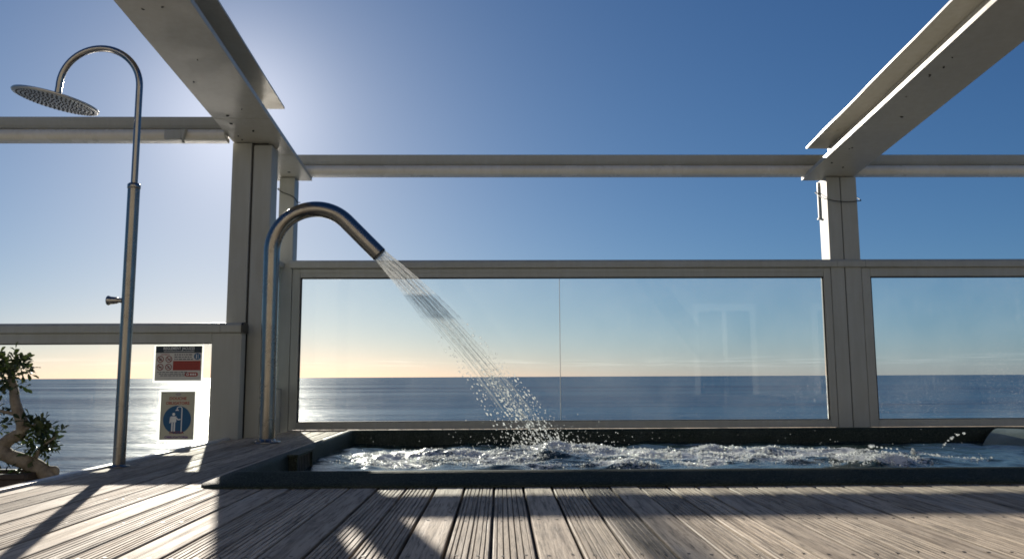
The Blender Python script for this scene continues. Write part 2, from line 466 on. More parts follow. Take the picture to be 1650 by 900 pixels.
for (o_, z) in prof:
    p = rrect(o_, .13 - o_*.55); N = len(p)
    vs += [(x, y, z + .0018*noise.noise(Vector((x*2.2,y*2.2,z*3)))) for x, y in p]
for i in range(len(prof)-1):
    for k in range(N):
        k2 = (k+1) % N; fs.append((i*N+k, i*N+k2, (i+1)*N+k2, (i+1)*N+k))
fs.append(tuple(range((len(prof)-1)*N, len(prof)*N)))
b = MB(); b.add(vs, fs, 0, True); b.build('basin', M['gelcoat'], tub)
# skimmer on the left inner wall
sx = TX0 + .158
b = MB(); b.box(sx, sx+.045, 4.22, 4.245, -.10, .040); b.box(sx, sx+.045, 4.555, 4.58, -.10, .040); b.box(sx-.006, sx+.052, 4.21, 4.59, .040, .053)
sk = b.build('skimmer', M['gelcoat'], tub, .002)
b = MB(); b.box(sx+.002, sx+.012, 4.246, 4.554, -.10, .039)
for k in range(9): b.box(sx+.013, sx+.036, 4.258+k*.034, 4.268+k*.034, -.10, .036)
g = b.build('grille', M['black_plastic'], sk); g.location = (0,0,0)

t45 = math.sqrt(.5); q0 = Vector((TX1-TC-(2-2**.5)*.155, TY1-.155, .046)); q1 = Vector((TX1-.155, TY1-TC-(2-2**.5)*.155, .046)); inn = Vector((-t45, -t45, 0))
b = MB(); prof2 = [(0,.046),(.05,.044),(.13,.036),(.23,.018),(.33,-.010),(.42,-.045),(.55,-.12)]; vs=[]; fs=[]; nn = 24
for j in range(nn+1):
    p0 = q0.lerp(q1, j/nn)
    for (dd, zz) in prof2:
        vs.append((p0.x+inn.x*dd, p0.y+inn.y*dd, zz + .003*noise.noise(Vector((p0.x*4+dd*6, p0.y*4, 3)))))
n2 = len(prof2)
for j in range(nn):
    for k in range(n2-1): fs.append((j*n2+k, j*n2+k+1, (j+1)*n2+k+1, (j+1)*n2+k))
b.add(vs, fs, 0, True); b.build('sloping_headrest', M['gelcoat_lit'], tub)
# ---- water surface
WZ = -.052
def foam_mask(x, y):
    # where the jets boil
    f = 0
    for (cx, cy, rx, ry, a) in FOAM:
        d = ((x-cx)/rx)**2 + ((y-cy)/ry)**2
        f = max(f, a*math.exp(-d))
    return f
FOAM = [(-.70,5.05,.38,.36,.85),(-.50,5.15,.45,.45,.95),(-.05,5.0,.5,.45,.95),(1.5,5.25,.6,.35,1.0),(2.0,5.2,.5,.3,.9),(2.6,5.0,.4,.25,.7),(.42,5.30,.42,.42,1.1),(.75,5.1,.5,.45,1.0),(1.2,5.05,.55,.40,.95),(1.7,5.0,.5,.38,.9),
        (2.2,5.0,.40,.30,.8),(.70,4.55,.25,.18,1.05),(1.15,4.6,.22,.16,.85),(2.18,4.55,.26,.17,1.1),(2.75,4.75,.35,.18,.5),(.1,4.55,.4,.2,.7),(-.5,4.65,.4,.2,.8)]
def wave(x, y):
    f = foam_mask(x, y)
    p = Vector((x*2.1, y*2.6, 1.7))
    z = .020*noise.noise(p) + .012*noise.noise(p*2.3) + .006*noise.noise(p*5.1)
    rid = .85 - abs(noise.noise(Vector((x*4.2, y*5.2, 5.5))))*2
    z += f*(.030*max(0, noise.noise(Vector((x*5.0, y*4.0, 8.2)))*1.6) + .022*rid + .012*noise.noise(Vector((x*17, y*17, 2))) + .006*noise.noise(Vector((x*38,y*38,4))))
    z += .045*math.exp(-(((x-.42)/.35)**2+((y-5.25)/.3)**2)) + .028*math.exp(-(((x-2.25)/.25)**2+((y-4.55)/.12)**2)) + +.010*math.exp(-(((x-.72)/.25)**2+((y-4.55)/.12)**2))
    return WZ + z, f
def build_water():
    x0, x1, y0, y1 = TX0+.160, TX1-.160, TY0+.160, TY1-.160
    nx, ny = 500, 240; vs=[]; cols=[]; fs=[]
    for j in range(ny):
        y = y0 + (y1-y0)*j/(ny-1)
        for i in range(nx):
            x = x0 + (x1-x0)*i/(nx-1); z, f = wave(x, y)
            vs.append((x, y, z))
            n = .5*noise.noise(Vector((x*3.2, y*5.5, 2.2))) + .3*noise.noise(Vector((x*9, y*14, 6.1))) + .18*noise.noise(Vector((x*24, y*34, 9.1)))
            fm = f*.86 + n*.66*min(1, f*1.6+.15) - .08
            fm = min(1, max(0, fm)); cols += [fm, fm, fm, 1]
    for j in range(ny-1):
        for i in range(nx-1):
            a = j*nx+i
            if vs[a][0] + vs[a][1] < TX1 + TY1 - TC - .17: fs.append((a, a+1, a+nx+1, a+nx))
    me = bpy.data.meshes.new('pool_water'); me.from_pydata(vs, [], fs); me.materials.append(M['pool_water'])
    me.polygons.foreach_set('use_smooth', [True]*len(fs))
    ca = me.color_attributes.new('foam', 'FLOAT_COLOR', 'POINT'); ca.data.foreach_set('color', cols)
    o = bpy.data.objects.new('pool_water', me); col.objects.link(o)
    tag(o, 'dark teal churning water inside the tub', 'water', kind='structure')
build_water()
# ---- foam bubbles
b = MB(); rnd = random.Random(3); cnt = 0
while cnt < 9000:
    x = rnd.uniform(-1.0, 3.1); y = rnd.uniform(4.2, 5.75); z, f = wave(x, y)
    n = .5 + .9*noise.noise(Vector((x*5.5, y*8, 2.2))) + .5*noise.noise(Vector((x*16, y*20, 1)))
    if rnd.random() > max(0, f*n*1.5 - .32): continue
    r = .0016 + .0052*rnd.random()**3
    b.ball((x, y, z + r*.3 + (.012*rnd.random()**3)*f), r); cnt += 1
tag(b.build('foam', M['bubble']), 'white bubbly foam floating on the churning water', 'foam', kind='stuff')

# ------------------------------------------------------------------ water jet from the spout
NOZ = Vector((-.86, 5.63, 1.318)); JD = Vector((.7071, 0, -.7071))
jet = MB(); rnd = random.Random(11)
def stream(o, vx, vy, vz, tend, brk, r0, seed):
    rr = random.Random(seed); g = 9.81; ts = 0; pts=[]; rad=[]
    n = 60
    for k in range(n+1):
        t = brk*k/n; p = Vector((o.x+vx*t, o.y+vy*t, o.z+vz*t-.5*g*t*t))
        w = .004*(k/n)
        p += Vector((rr.uniform(-w,w)*.5, rr.uniform(-w,w), rr.uniform(-w,w)*.5))
        pts.append(p); s = 1 - .45*k/n
        rad.append(r0*s*(1 + .45*math.sin(k*1.7+seed)*(k/n) + rr.uniform(-.25,.25)*(.3+k/n)))
    rad[-1] = .0006
    if brk > .02: jet.tube(pts, rad, 7, mi=1)
    t = brk
    while t < tend:
        t += rr.uniform(.0024, .0080)
        sp = (t/tend)**1.5
        p = Vector((o.x+vx*t, o.y+vy*t, o.z+vz*t-.5*g*t*t)) + Vector((rr.gauss(0,.0030*sp), rr.gauss(0,.010*sp), rr.gauss(0,.0030*sp)))
        if p.z < WZ-.01: break
        jet.ball(p, (.0016+.0042*rr.random()**2)*(.75+.5*t/tend), (vx, vy, vz-g*t), rr.uniform(1.0,2.6))
up = Vector((.7071,0,.7071)); sd = Vector((0,1,0))
def aimed(o, a, xl, vy, frac, r0, seed):
    dx = xl - o.x; drop = o.z - WZ; b_ = max(.05, (drop - a*dx)/dx**2); vx = math.sqrt(9.81/(2*b_)); te = dx/vx
    stream(o, vx, vy, -a*vx, te*1.04, te*frac, r0, seed)
for k in range(44):
    q = .048*math.sqrt((k+.5)/44); an = k*2.39996; u_, s_ = q*math.cos(an), q*math.sin(an)
    o = NOZ + up*u_ + sd*s_; w = u_/.048
    frac = rnd.uniform(.56,.95)
    aimed(o, .94 - .10*w + rnd.uniform(-.05,.05), .31 + .10*w + rnd.uniform(-.07,.09), rnd.uniform(-.12,.12)+s_*2.2, frac, rnd.uniform(.0014,.0027), k)
for k, (a, xl, fr, oz) in enumerate([(.78,.53,.42,.047),(.79,.51,.46,.046),(.80,.48,.50,.044),(.82,.46,.48,.042),(1.10,.13,.44,-.046),(1.13,.09,.42,-.047),(1.08,.16,.48,-.045),(1.04,.19,.50,-.043),(1.16,.06,.40,-.047),(1.06,.14,.45,-.044)]):
    aimed(NOZ + up*oz, a, xl, rnd.uniform(-.10,.10), fr, .0016, 50+k)
tag(jet.build('water_jet', [M['spray'], M['strand']]), 'white jet of streams and drops shooting from the steel spout into the tub', 'water jet', kind='stuff')

b = MB(); rnd = random.Random(23)
for k in range(360):      # splash where the jet lands
    a = rnd.uniform(0, 2*PI); d = abs(rnd.gauss(0, .22)); x = .30 + d*math.cos(a)*1.5; y = 5.45 + d*math.sin(a)*.6
    if not (4.4 < y < 5.9): continue
    h = abs(rnd.gauss(0, .075)); b.ball((x, y, WZ+.03+h), rnd.uniform(.0010,.0030), (rnd.uniform(-1,1),0,1), rnd.uniform(1,2))
for k in range(90):      # fine spray over the water
    x = rnd.uniform(-.9, 3.0); y = rnd.uniform(4.5, 5.7); b.ball((x, y, WZ+.02+abs(rnd.gauss(0,.06))), rnd.uniform(.0010,.0028))
for k in range(70):
    x = rnd.uniform(.0, 1.6); b.ball((x, rnd.uniform(5.2,5.8), rnd.uniform(.02,.45)), rnd.uniform(.0008,.0017))
for (x, z, r) in ((2.868,-.016,.003),(2.880,.000,.0075),(2.890,.010,.0045),(2.908,.026,.006),(2.930,.040,.010),(2.939,.046,.0075),(2.970,.061,.0075),(2.981,.063,.0045),(3.014,.071,.0085)):
    b.ball((x, 5.2, z), r, (1,0,.7), 1.2)
for (x, z, r) in ((2.40,-.008,.014),(2.414,-.006,.011),(2.44,-.012,.006),(2.47,-.016,.007),(2.50,-.020,.006),(2.53,-.024,.006),(2.57,-.026,.006)):
    b.ball((x, 5.2, z), r, (1,0,-.1), 1.3)
for k in range(14):
    b.ball((2.52+rnd.gauss(0,.006), 4.9, -.08+k*.006), .007+.006*rnd.random(), (0,0,1), 1.3)
tag(b.build('splash_drops', M['spray']), 'scattered drops thrown up over the foaming water', 'splash', kind='stuff')

# ------------------------------------------------------------------ steel cascade spout
sp = thing('cascade_spout', (-1.625, 5.63, 0), 'thick arched stainless steel spout standing beside the tub, pouring water', 'spout')
RR = .308; cx, cz = -1.625+RR, 1.34
path = [(-1.620,5.63,.006),(-1.622,5.63,.45),(-1.624,5.63,.9)] + [(cx+RR*math.cos(R(a)), 5.63, cz+RR*math.sin(R(a))) for a in range(180, 44, -5)]
e = Vector(path[-1]); path += [tuple(e + JD*((NOZ-e).length*k/6)) for k in range(1, 7)]
b = MB(); b.tube(path, .056, 28, caps=False); b.tube([path[-1], tuple(Vector(path[-1])-JD*.05)], .050, 28, caps=False)
b.build('pipe', M['steel'], sp)
b = MB(); b.lathe([(.0,.001),(.094,.001),(.096,.004),(.094,.011),(.072,.014),(.060,.018),(.056,.030)], Matrix.Translation((-1.620,5.63,0)), 36)
fl = b.build('base_flange', M['steel'], sp)
for k in range(4):
    a = R(45+90*k); b = MB(); b.lathe([(0,.024),(.007,.023),(.009,.019),(.009,.013)], Matrix.Translation((-1.620+.080*math.cos(a),5.63+.080*math.sin(a),0)), 10)
    b.build('bolt', M['chrome'], sp)
b = MB(); b.lathe([(.049,0),(.0,0)], Matrix.Translation(NOZ - JD*.02) @ JD.to_track_quat('Z','Y').to_matrix().to_4x4(), 24)
b.build('nozzle_plate', M['black_plastic'], sp)

# ------------------------------------------------------------------ outdoor shower
sh = thing('outdoor_shower', (-1.945, 4.17, 0), 'tall slim steel shower with round head on a curved arm at the deck edge', 'shower')
PX, PYs = -1.9455, 4.17
b = MB(); b.tube([(PX,PYs,.004),(PX,PYs,.7),(PX,PYs,1.455)], .0305, 24); b.build('pole', M['steel'], sh)
b = MB(); b.lathe([(.0305,1.448),(.033,1.450),(.033,1.470),(.026,1.478),(.019,1.480)], Matrix.Translation((PX,PYs,0)), 24); b.build('collar', M['chrome'], sh)
AR = .2155; acx = PX-AR; acz = 2.012
path = [(PX,PYs,1.46),(PX,PYs,1.7)] + [(acx+AR*math.cos(R(a)), PYs - .0*a, acz+AR*math.sin(R(a))) for a in range(0, 181, 6)] + [(acx-AR-.006, PYs, 1.955),(acx-AR-.008, PYs, 1.945)]
b = MB(); b.tube(path, .0175, 20); b.build('curved_arm', M['chrome'], sh)
HC = Vector((-2.388, PYs, 1.932))
Mh = Matrix.Translation(HC) @ Matrix.Rotation(R(11), 4, 'Y') @ Matrix.Rotation(R(.8), 4, 'X')
b = MB(); b.lathe([(0,.030),(.030,.028),(.034,.012),(.190,.010),(.209,.006),(.213,0),(.209,-.006),(.201,-.008),(0,-.008)], Mh, 56)
hd = b.build('shower_head', M['satin'], sh)
b = MB()
for ring in range(1, 10):
    n = 6*ring; rr_ = .186*ring/9
    for k in range(n):
        a = 2*PI*k/n + ring*.3
        b.lathe([(.0044,-.0082),(.0036,-.0115),(0,-.012)], Mh @ Matrix.Translation((rr_*math.cos(a), rr_*math.sin(a), 0)), 6)
nz = b.build('nozzle_studs', M['black_plastic'], hd); nz.location = (0,0,0)
Mk = Matrix.Translation((PX-.028, PYs, .853)) @ Matrix.Rotation(R(-90), 4, 'Y')
b = MB(); b.lathe([(.013,0),(.013,.022),(.018,.028),(.018,.034),(.021,.060),(.026,.072),(.024,.077),(0,.078)], Mk, 20); b.build('valve_knob', M['chrome'], sh)
b = MB(); b.lathe([(.0,.002),(.052,.002),(.052,.006),(.034,.009),(.031,.014)], Matrix.Translation((PX,PYs,0)), 28); b.build('base_flange', M['steel'], sh)

# ------------------------------------------------------------------ posts
dp = thing('double_post', (-1.95, 6.2, 0), 'wide taupe twin profile post behind the steel spout', 'post', 'pergola posts')
boxpart('post_profile', (-2.100,-1.951,6.12,6.30,-.549,2.285), M['alu'], dp, .004)
boxpart('post_profile', (-1.937,-1.790,6.123,6.30,-.549,2.272), M['alu'], dp, .012)
boxpart('joint_strip', (-1.951,-1.937,6.140,6.29,-.549,2.265), M['alu_dark'], dp, 0)
boxpart('cap_plate', (-2.06,-1.83,6.15,6.28,2.287,2.2915), M['alu_dark'], dp, 0)
cp = thing('corner_post', (-1.875, 6.98, 0), 'slender taupe post between the twin post and the long glass windbreak', 'post', 'pergola posts')
boxpart('post_profile', (-1.945,-1.812,6.905,7.055,-.549,2.205), M['alu'], cp, .004)
rp = thing('middle_post', (3.05, 6.99, 0), 'taupe post between the long glass windbreak and the right hand one, its side sunlit', 'post', 'pergola posts')
boxpart('post_profile', (2.923,3.043,6.902,7.09,.001,2.208), M['alu'], rp, .004)
boxpart('post_profile', (3.050,3.191,6.902,7.09,.001,2.208), M['alu'], rp, .004)
boxpart('joint_strip', (3.043,3.050,6.912,7.08,.001,2.2), M['alu_dark'], rp, 0)
b = MB(); b.box(2.909,2.921,7.066,7.084,1.87,2.20); b.box(2.900,2.921,7.060,7.088,1.852,1.868); b.build('side_conduit', M['white_paint'], rp, .002)

def wire(name, pts, label):
    b = MB(); b.tube(pts, .0042, 8, caps=True); return tag(b.build(name, M['wire']), label, 'wire', 'wires around posts')
# loop hanging round the middle post
pts = []
for k in range(49):
    a = 2*PI*k/48
    x = 3.050 + (.150+.045*max(0, math.sin(a))**3)*max(-1,min(1,1.3*math.sin(a)))
    y = 6.997 - .128*max(-1,min(1,1.3*math.cos(a)))
    z = 2.052 - .085*math.cos(a) + .008*math.cos(2*a) - .010*math.sin(a)
    pts.append((x, y, z))
wire('wire_loop', pts, 'dark wire looped loosely around the top of the post right of the long glass')
pts = []
for k in range(41):
    a = 2*PI*k/40
    x = -1.878 + (.082)*max(-1,min(1,1.3*math.sin(a))); y = 6.98 - .092*max(-1,min(1,1.3*math.cos(a)))
    z = 2.055 - .058*math.sin(a) + .006*math.sin(4*a)
    pts.append((x, y, z))
wire('wire_loop', pts, 'wire tied slanting around the slender post above the arched spout')

# ------------------------------------------------------------------ sloping beams
def zb(y): return 2.214 + .1*(6.9-y)
def beam(x0, x1, fyend, seams, label, th=.036, end=7.02, H=.256):
    t = thing('roof_beam', ((x0+x1)/2, 3.0, zb(3.0)), label, 'beam', 'sloping pergola beams')
    ys = [-3.5] + seams + [end]
    for a, c in zip(ys[:-1], ys[1:]):
        b = MB(); a2, c2 = a+.003, c-.003
        b.hexa([(x0,a2,zb(a2)),(x1,a2,zb(a2)),(x1,c2,zb(c2)),(x0,c2,zb(c2)),(x0,a2,zb(a2)+th),(x1,a2,zb(a2)+th),(x1,c2,zb(c2)+th),(x0,c2,zb(c2)+th)])
        b.build('lower_flange', M['alu_beam'], t, .003)
    xm = (x0+x1)/2; b = MB(); a2, c2 = -3.49, fyend-.01
    b.hexa([(xm-.03,a2,zb(a2)+th+.001),(xm+.03,a2,zb(a2)+th+.001),(xm+.03,c2,zb(c2)+th+.001),(xm-.03,c2,zb(c2)+th+.001),(xm-.03,a2,zb(a2)+H-.017),(xm+.03,a2,zb(a2)+H-.017),(xm+.03,c2,zb(c2)+H-.017),(xm-.03,c2,zb(c2)+H-.017)])
    b.build('web', M['alu_beam'], t, .003)
    n = 60; vs=[]; fs=[]; a2, c2 = -3.5, fyend
    for k in range(n+1):
        y = a2 + (c2-a2)*k/n; w = .006*noise.noise(Vector((y*2.1, x0, 3))) + .003*noise.noise(Vector((y*7, x0, 8)))
        z = zb(y)+H
        vs += [(x0,y,z-.015+w),(x1,y,z-.015+w),(x1,y,z+w),(x0,y,z+w)]
    for k in range(n):
        for j in range(4): fs.append((k*4+j, k*4+(j+1)%4, k*4+4+(j+1)%4, k*4+4+j))
    fs += [(3,2,1,0), tuple(n*4+j for j in range(4))]
    b = MB(); b.add(vs, fs); b.build('upper_flange', M['alu_beam'], t)
    rn = random.Random(int(x0*100)); b = MB()
    for k in range(18):
        y = rn.uniform(2.2, 6.8); x = rn.choice((x0+.10+rn.uniform(-.03,.03), x1-.16+rn.uniform(-.05,.05)))
        b.ball((x, y, zb(y)-.001), rn.uniform(.003,.008), (rn.uniform(-1,1),rn.uniform(-1,1),0), rn.uniform(1,2.4))
    b.build('rivets', M['alu_dark'], t)
    return t
beam(-2.10, -1.685, 6.06, [2.9, 5.68, 6.40], 'taupe beam sloping overhead on the left, dented underside, above the twin post')
beam(2.745, 3.178, 6.87, [4.1], 'taupe beam sloping overhead on the right with a sunlit thin flange')

# ------------------------------------------------------------------ round fronted gutters between beams
def gutter(xa, xb, y, z0, label):
    t = thing('cross_rail', ((xa+xb)/2, y, z0), label, 'cross rail', 'horizontal rails under the open roof')
    z0 += .018
    up = [(y+.11, z0+.180), (y+.004, z0+.180), (y, z0+.176), (y+.003, z0+.150), (y+.012, z0+.120), (y+.028, z0+.097), (y+.11, z0+.097)]
    lo = [(y+.11, z0+.0955), (y+.040, z0+.0955)] + [(y+.047-.062*math.cos(R(a)), z0+.045-.045*math.sin(R(a))) for a in range(-80, 91, 10)] + [(y+.11, z0)]
    b = MB(); b.prism(up, xa, xb, 'x', smooth=False); o = b.build('upper_profile', M['alu'], t)
    b = MB(); b.prism(lo, xa, xb, 'x', smooth=False); o2 = b.build('lower_round_profile', M['alu_lit'], t)
    return t
gutter(-1.855, 2.925, 6.90, 2.214, 'long taupe rounded rail crossing the sky above the long glass windbreak')
gutter(2.995, 6.4, 6.90, 2.214, 'taupe rounded rail at the right edge, right of the sloping beam')
gutter(-6.5, -2.106, 5.95, 2.243, 'taupe rounded rail on the left passing behind the shower pole')
br = thing('bracket', (-2.46, 5.93, 2.29), 'small taupe clamp stuck under the rail between shower and twin post', 'bracket')
boxpart('body', (-2.548,-2.42,5.90,5.945,2.248,2.325), M['alu'], br, .006)
b = MB(); b.hexa([(-2.42,5.90,2.26),(-2.405,5.90,2.255),(-2.405,5.94,2.255),(-2.42,5.94,2.26),(-2.42,5.90,2.33),(-2.385,5.90,2.33),(-2.385,5.94,2.33),(-2.42,5.94,2.33)])
b.hexa([(-2.412,5.905,2.225),(-2.402,5.905,2.222),(-2.402,5.935,2.222),(-2.412,5.935,2.225),(-2.42,5.905,2.258),(-2.405,5.905,2.253),(-2.405,5.935,2.253),(-2.42,5.935,2.258)])
b.build('clip', M['alu'], br, .002)

# ------------------------------------------------------------------ windbreak panels
def railcap(t, xa, xb, y, z0, z1, name='top_rail'):
    hh = z1-z0; r = .030
    pr = [(y+.115, z0), (y-.012, z0), (y-.020, z0+.006)] + [(y-.020+r-r*math.cos(R(a)), z1-r+r*math.sin(R(a))) for a in range(0, 91, 15)] + [(y+.085+r*math.sin(R(a)), z1-r+r*math.cos(R(a))) for a in range(0, 91, 15)]
    b = MB(); b.prism(pr, xa, xb, 'x'); return b.build(name, M['alu'], t)
def pane_obj(name, dims, t):
    b = MB(); b.box(*dims); return b.build(name, M['glass'], t)
def gasket(t, x0, x1, y, z0, z1, w=.010):
    b = MB()
    b.box(x0,x1,y,y+.024,z1-w,z1); b.box(x0,x1,y,y+.024,z0,z0+w*.6); b.box(x0,x0+w,y,y+.024,z0+w*.6,z1-w); b.box(x1-w,x1,y,y+.024,z0+w*.6,z1-w)
    return b.build('gasket', M['gasket'], t)
GZ0, GZ1 = .068, 1.312
YF = RAILY + .006
wb = thing('windbreak', (.5, 6.95, 0), 'long glass windbreak of two panes behind the tub, between the two slimmer posts', 'windbreak', 'glass windbreaks')
railcap(wb, -1.828, 2.975, RAILY, 1.392, 1.464)
b = MB(); b.box(-1.808,-1.740,YF,YF+.06,.006,1.390); b.build('jamb', M['alu'], wb, .004)
b = MB(); b.box(2.856,2.9195,YF,YF+.06,.006,1.390); b.build('jamb', M['alu'], wb, .004)
b = MB(); b.box(-1.739,2.855,YF+.001,YF+.059,1.313,1.390); b.box(-1.739,2.855,YF-.004,YF+.004,1.352,1.388); b.build('head_bar', M['alu'], wb, .003)
b = MB(); b.box(-1.739,2.855,YF+.001,YF+.059,.006,.067); b.build('bottom_bar', M['alu'], wb, .003)
gasket(wb, -1.738, 2.854, YF+.012, GZ0, GZ1)
pane_obj('pane', (-1.729,.521,YF+.022,YF+.032,GZ0+.007,GZ1-.011), wb)
pane_obj('pane', (.529,2.843,YF+.022,YF+.032,GZ0+.007,GZ1-.011), wb)
boxpart('joint_bead', (.5225,.5275,YF+.020,YF+.033,GZ0+.007,GZ1-.011), M['glass_edge'], wb, 0)

wr = thing('windbreak', (4.8, 6.95, 0), 'glass windbreak at the right edge, showing reflections of doors', 'windbreak', 'glass windbreaks')
railcap(wr, 2.978, 3.222, RAILY, 1.392, 1.464, 'rail_joint'); railcap(wr, 3.225, 6.4, RAILY, 1.392, 1.464)
b = MB(); b.box(3.195,3.272,YF,YF+.06,.006,1.390); b.build('jamb', M['alu'], wr, .004)
b = MB(); b.box(3.273,6.4,YF+.001,YF+.059,1.313,1.390); b.build('head_bar', M['alu'], wr, .003)
b = MB(); b.box(3.273,6.4,YF+.001,YF+.059,.006,.067); b.build('bottom_bar', M['alu'], wr, .003)
gasket(wr, 3.274, 6.4, YF+.012, GZ0, GZ1)
pane_obj('pane', (3.285,6.38,YF+.022,YF+.032,GZ0+.007,GZ1-.011), wr)

wl = thing('glass_railing', (-3.2, 6.0, -.5), 'low glass railing on the left carrying two notices, sea behind', 'railing')
RL = 5.97
railcap(wl, -6.5, -2.085, RL, .783, .857); railcap(wl, -2.082, -1.929, RL, .783, .857)
b = MB(); b.prism([(RL-.022,.781),(RL-.022,.835),(RL-.005,.857),(RL+.02,.861),(RL+.09,.861),(RL+.117,.84),(RL+.117,.781)], -1.928, -1.914, 'x'); b.build('end_cap', M['black_plastic'], wl)
b = MB(); b.box(-2.148,-1.928,RL,RL+.10,-.549,.781); b.build('jamb', M['alu'], wl, .004)
b = MB(); b.box(-6.5,-2.149,RL+.001,RL+.06,.709,.781); b.build('head_bar', M['alu'], wl, .003)
b = MB(); b.box(-6.5,-2.149,RL+.001,RL+.06,-.549,-.48); b.build('bottom_bar', M['alu'], wl, .003)
b = MB(); b.box(-6.5,-2.150,RL+.014,RL+.036,.700,.708); b.build('gasket', M['gasket'], wl)
pane_obj('pane', (-6.5,-2.152,RL+.022,RL+.032,-.478,.699), wl)

ws = thing('side_panel', (-1.88, 6.6, 0), 'narrow side panel seen edge on between twin post and slender post', 'side panel')
boxpart('frame', (-1.935,-1.875,6.31,6.36,-.549,1.39), M['alu'], ws, .003)
boxpart('top_rail', (-1.935,-1.875,6.31,6.90,1.392,1.44), M['alu'], ws, .006)
boxpart('bottom_bar', (-1.935,-1.875,6.362,6.90,-.02,.35), M['alu'], ws, .003)
b = MB(); b.box(-1.910,-1.900,6.362,6.90,.352,1.388); b.build('pane', M['glass'], ws)

# ------------------------------------------------------------------ notices on the left glass
FONT = None
def text(s, size, loc, mat, parent, name='lettering', align='CENTER', sx=1.0, bold=0.0):
    cu = bpy.data.curves.new(name, 'FONT'); cu.body = s; cu.size = size; cu.align_x = align; cu.align_y = 'CENTER'
    cu.extrude = .0002; cu.offset = bold; cu.resolution_u = 3
    tmp = bpy.data.objects.new('tmp', cu); col.objects.link(tmp)
    dg = bpy.context.evaluated_depsgraph_get(); dg.update()
    me = bpy.data.meshes.new_from_object(tmp.evaluated_get(dg)); bpy.data.objects.remove(tmp)
    me.transform(Matrix.Translation(loc) @ Matrix.Rotation(R(90), 4, 'X') @ Matrix.Diagonal((sx,1,1,1)))
    me.materials.clear(); me.materials.append(mat)
    o = bpy.data.objects.new(name, me); col.objects.link(o); o.parent = parent; o.location = -parent.location
    return o
def disc(b, x, z, y, r, mi=0, n=28, r2=0):
    if r2:
        vs = [(x+q*math.cos(2*PI*k/n), y, z+q*math.sin(2*PI*k/n)) for q in (r, r2) for k in range(n)]
        b.add(vs, [(k,(k+1)%n,n+(k+1)%n,n+k) for k in range(n)], mi)
    else:
        b.add([(x+r*math.cos(2*PI*k/n), y, z+r*math.sin(2*PI*k/n)) for k in range(n)], [tuple(range(n))], mi)
def rect(b, x0, x1, z0, z1, y, mi=0): b.add([(x0,y,z0),(x1,y,z0),(x1,y,z1),(x0,y,z1)], [(0,1,2,3)], mi)
def bar(b, p, q, w, y, mi=0):
    p = Vector((p[0],0,p[1])); q = Vector((q[0],0,q[1])); d = (q-p).normalized(); n = Vector((-d.z,0,d.x))*w/2
    b.add([(v.x,y,v.z) for v in (p-n,q-n,q+n,p+n)], [(0,1,2,3)], mi)
YG = RL + .022     # face of the pane
# rules notice
s1 = thing('notice', (-2.394, YG-.003, .557), 'rules notice with dark header and red block, taped to the left glass', 'sign')
ax, bx_, az, bz_ = -2.566, -2.222, .430, .686
b = MB(); b.box(ax-.012, bx_+.012, YG-.0022, YG-.0006, az-.012, bz_+.012); b.build('clear_sleeve', M['sleeve'], s1)
b = MB(); b.box(ax, bx_, YG-.0046, YG-.0024, az, bz_); b.build('paper', M['paper'], s1)
y = YG-.0052
b = MB(); rect(b, ax, bx_, bz_-.050, bz_, y); b.build('header', M['ink_navy'], s1)
text('REGLEMENT JACUZZI', .030, ((ax+bx_)/2, y-.0008, bz_-.018), M['ink_white'], s1, sx=.80, bold=.0006)
b = MB()
for k in range(24):
    rect(b, ax+.06+k*.0095, ax+.060+k*.0095+.0065, bz_-.042, bz_-.037, y-.0006)
b.build('small_print', M['ink_white'], s1)
text('INTERDIT', .017, (ax+.075, y, bz_-.064), M['ink_red'], s1, sx=.9)
for q_, (px_, pz_) in enumerate(((ax+.038,bz_-.098),(ax+.100,bz_-.098),(ax+.038,bz_-.156),(ax+.100,bz_-.156))):
    b = MB(); disc(b, px_, pz_, y, .025, 0, 24, .019); bar(b, (px_-.016,pz_+.016), (px_+.016,pz_-.016), .006, y-.0006)
    ring_ = b.build('prohibition_ring', M['ink_dkred'], s1)
    b = MB(); yy = y-.0003
    if q_ == 0: rect(b, px_-.011,px_+.011,pz_-.010,pz_+.002,yy); bar(b,(px_-.004,pz_+.003),(px_-.004,pz_+.013),.005,yy); bar(b,(px_+.005,pz_+.003),(px_+.005,pz_+.011),.004,yy)
    if q_ == 1: bar(b,(px_-.013,pz_-.004),(px_+.010,pz_-.004),.006,yy); disc(b,px_+.010,pz_+.004,yy,.005)
    if q_ == 2: disc(b,px_-.006,pz_,yy,.007); bar(b,(px_-.003,pz_),(px_+.013,pz_+.003),.006,yy)
    if q_ == 3: bar(b,(px_-.012,pz_-.006),(px_+.012,pz_-.006),.005,yy); bar(b,(px_-.009,pz_+.004),(px_+.009,pz_+.004),.005,yy-.0001); bar(b,(px_,pz_-.008),(px_,pz_+.010),.004,yy-.0002)
    o = b.build('pictogram', M['ink_grey'], ring_); o.location = (0,0,0)
b = MB(); rn = random.Random(4)
for r_ in range(3):
    x = ax+.140
    while x < ax+.272:
        w = rn.uniform(.008,.028); rect(b, x, min(x+w,ax+.278), bz_-.068-r_*.017, bz_-.060-r_*.017, y); x += w+.005
b.build('small_print', M['ink_grey'], s1); b = MB()
for r_ in range(3):
    x = ax+.018+r_*.012
    while x < bx_-.120+r_*.0:
        w = rn.uniform(.008,.03); rect(b, x, x+w, bz_-.196-r_*.013, bz_-.190-r_*.013, y); x += w+.005
b.build('small_print', M['ink_grey'], s1)
b = MB(); rect(b, ax+.132, bx_-.008, bz_-.180, bz_-.110, y); b.build('red_block', M['ink_red'], s1)
b = MB()
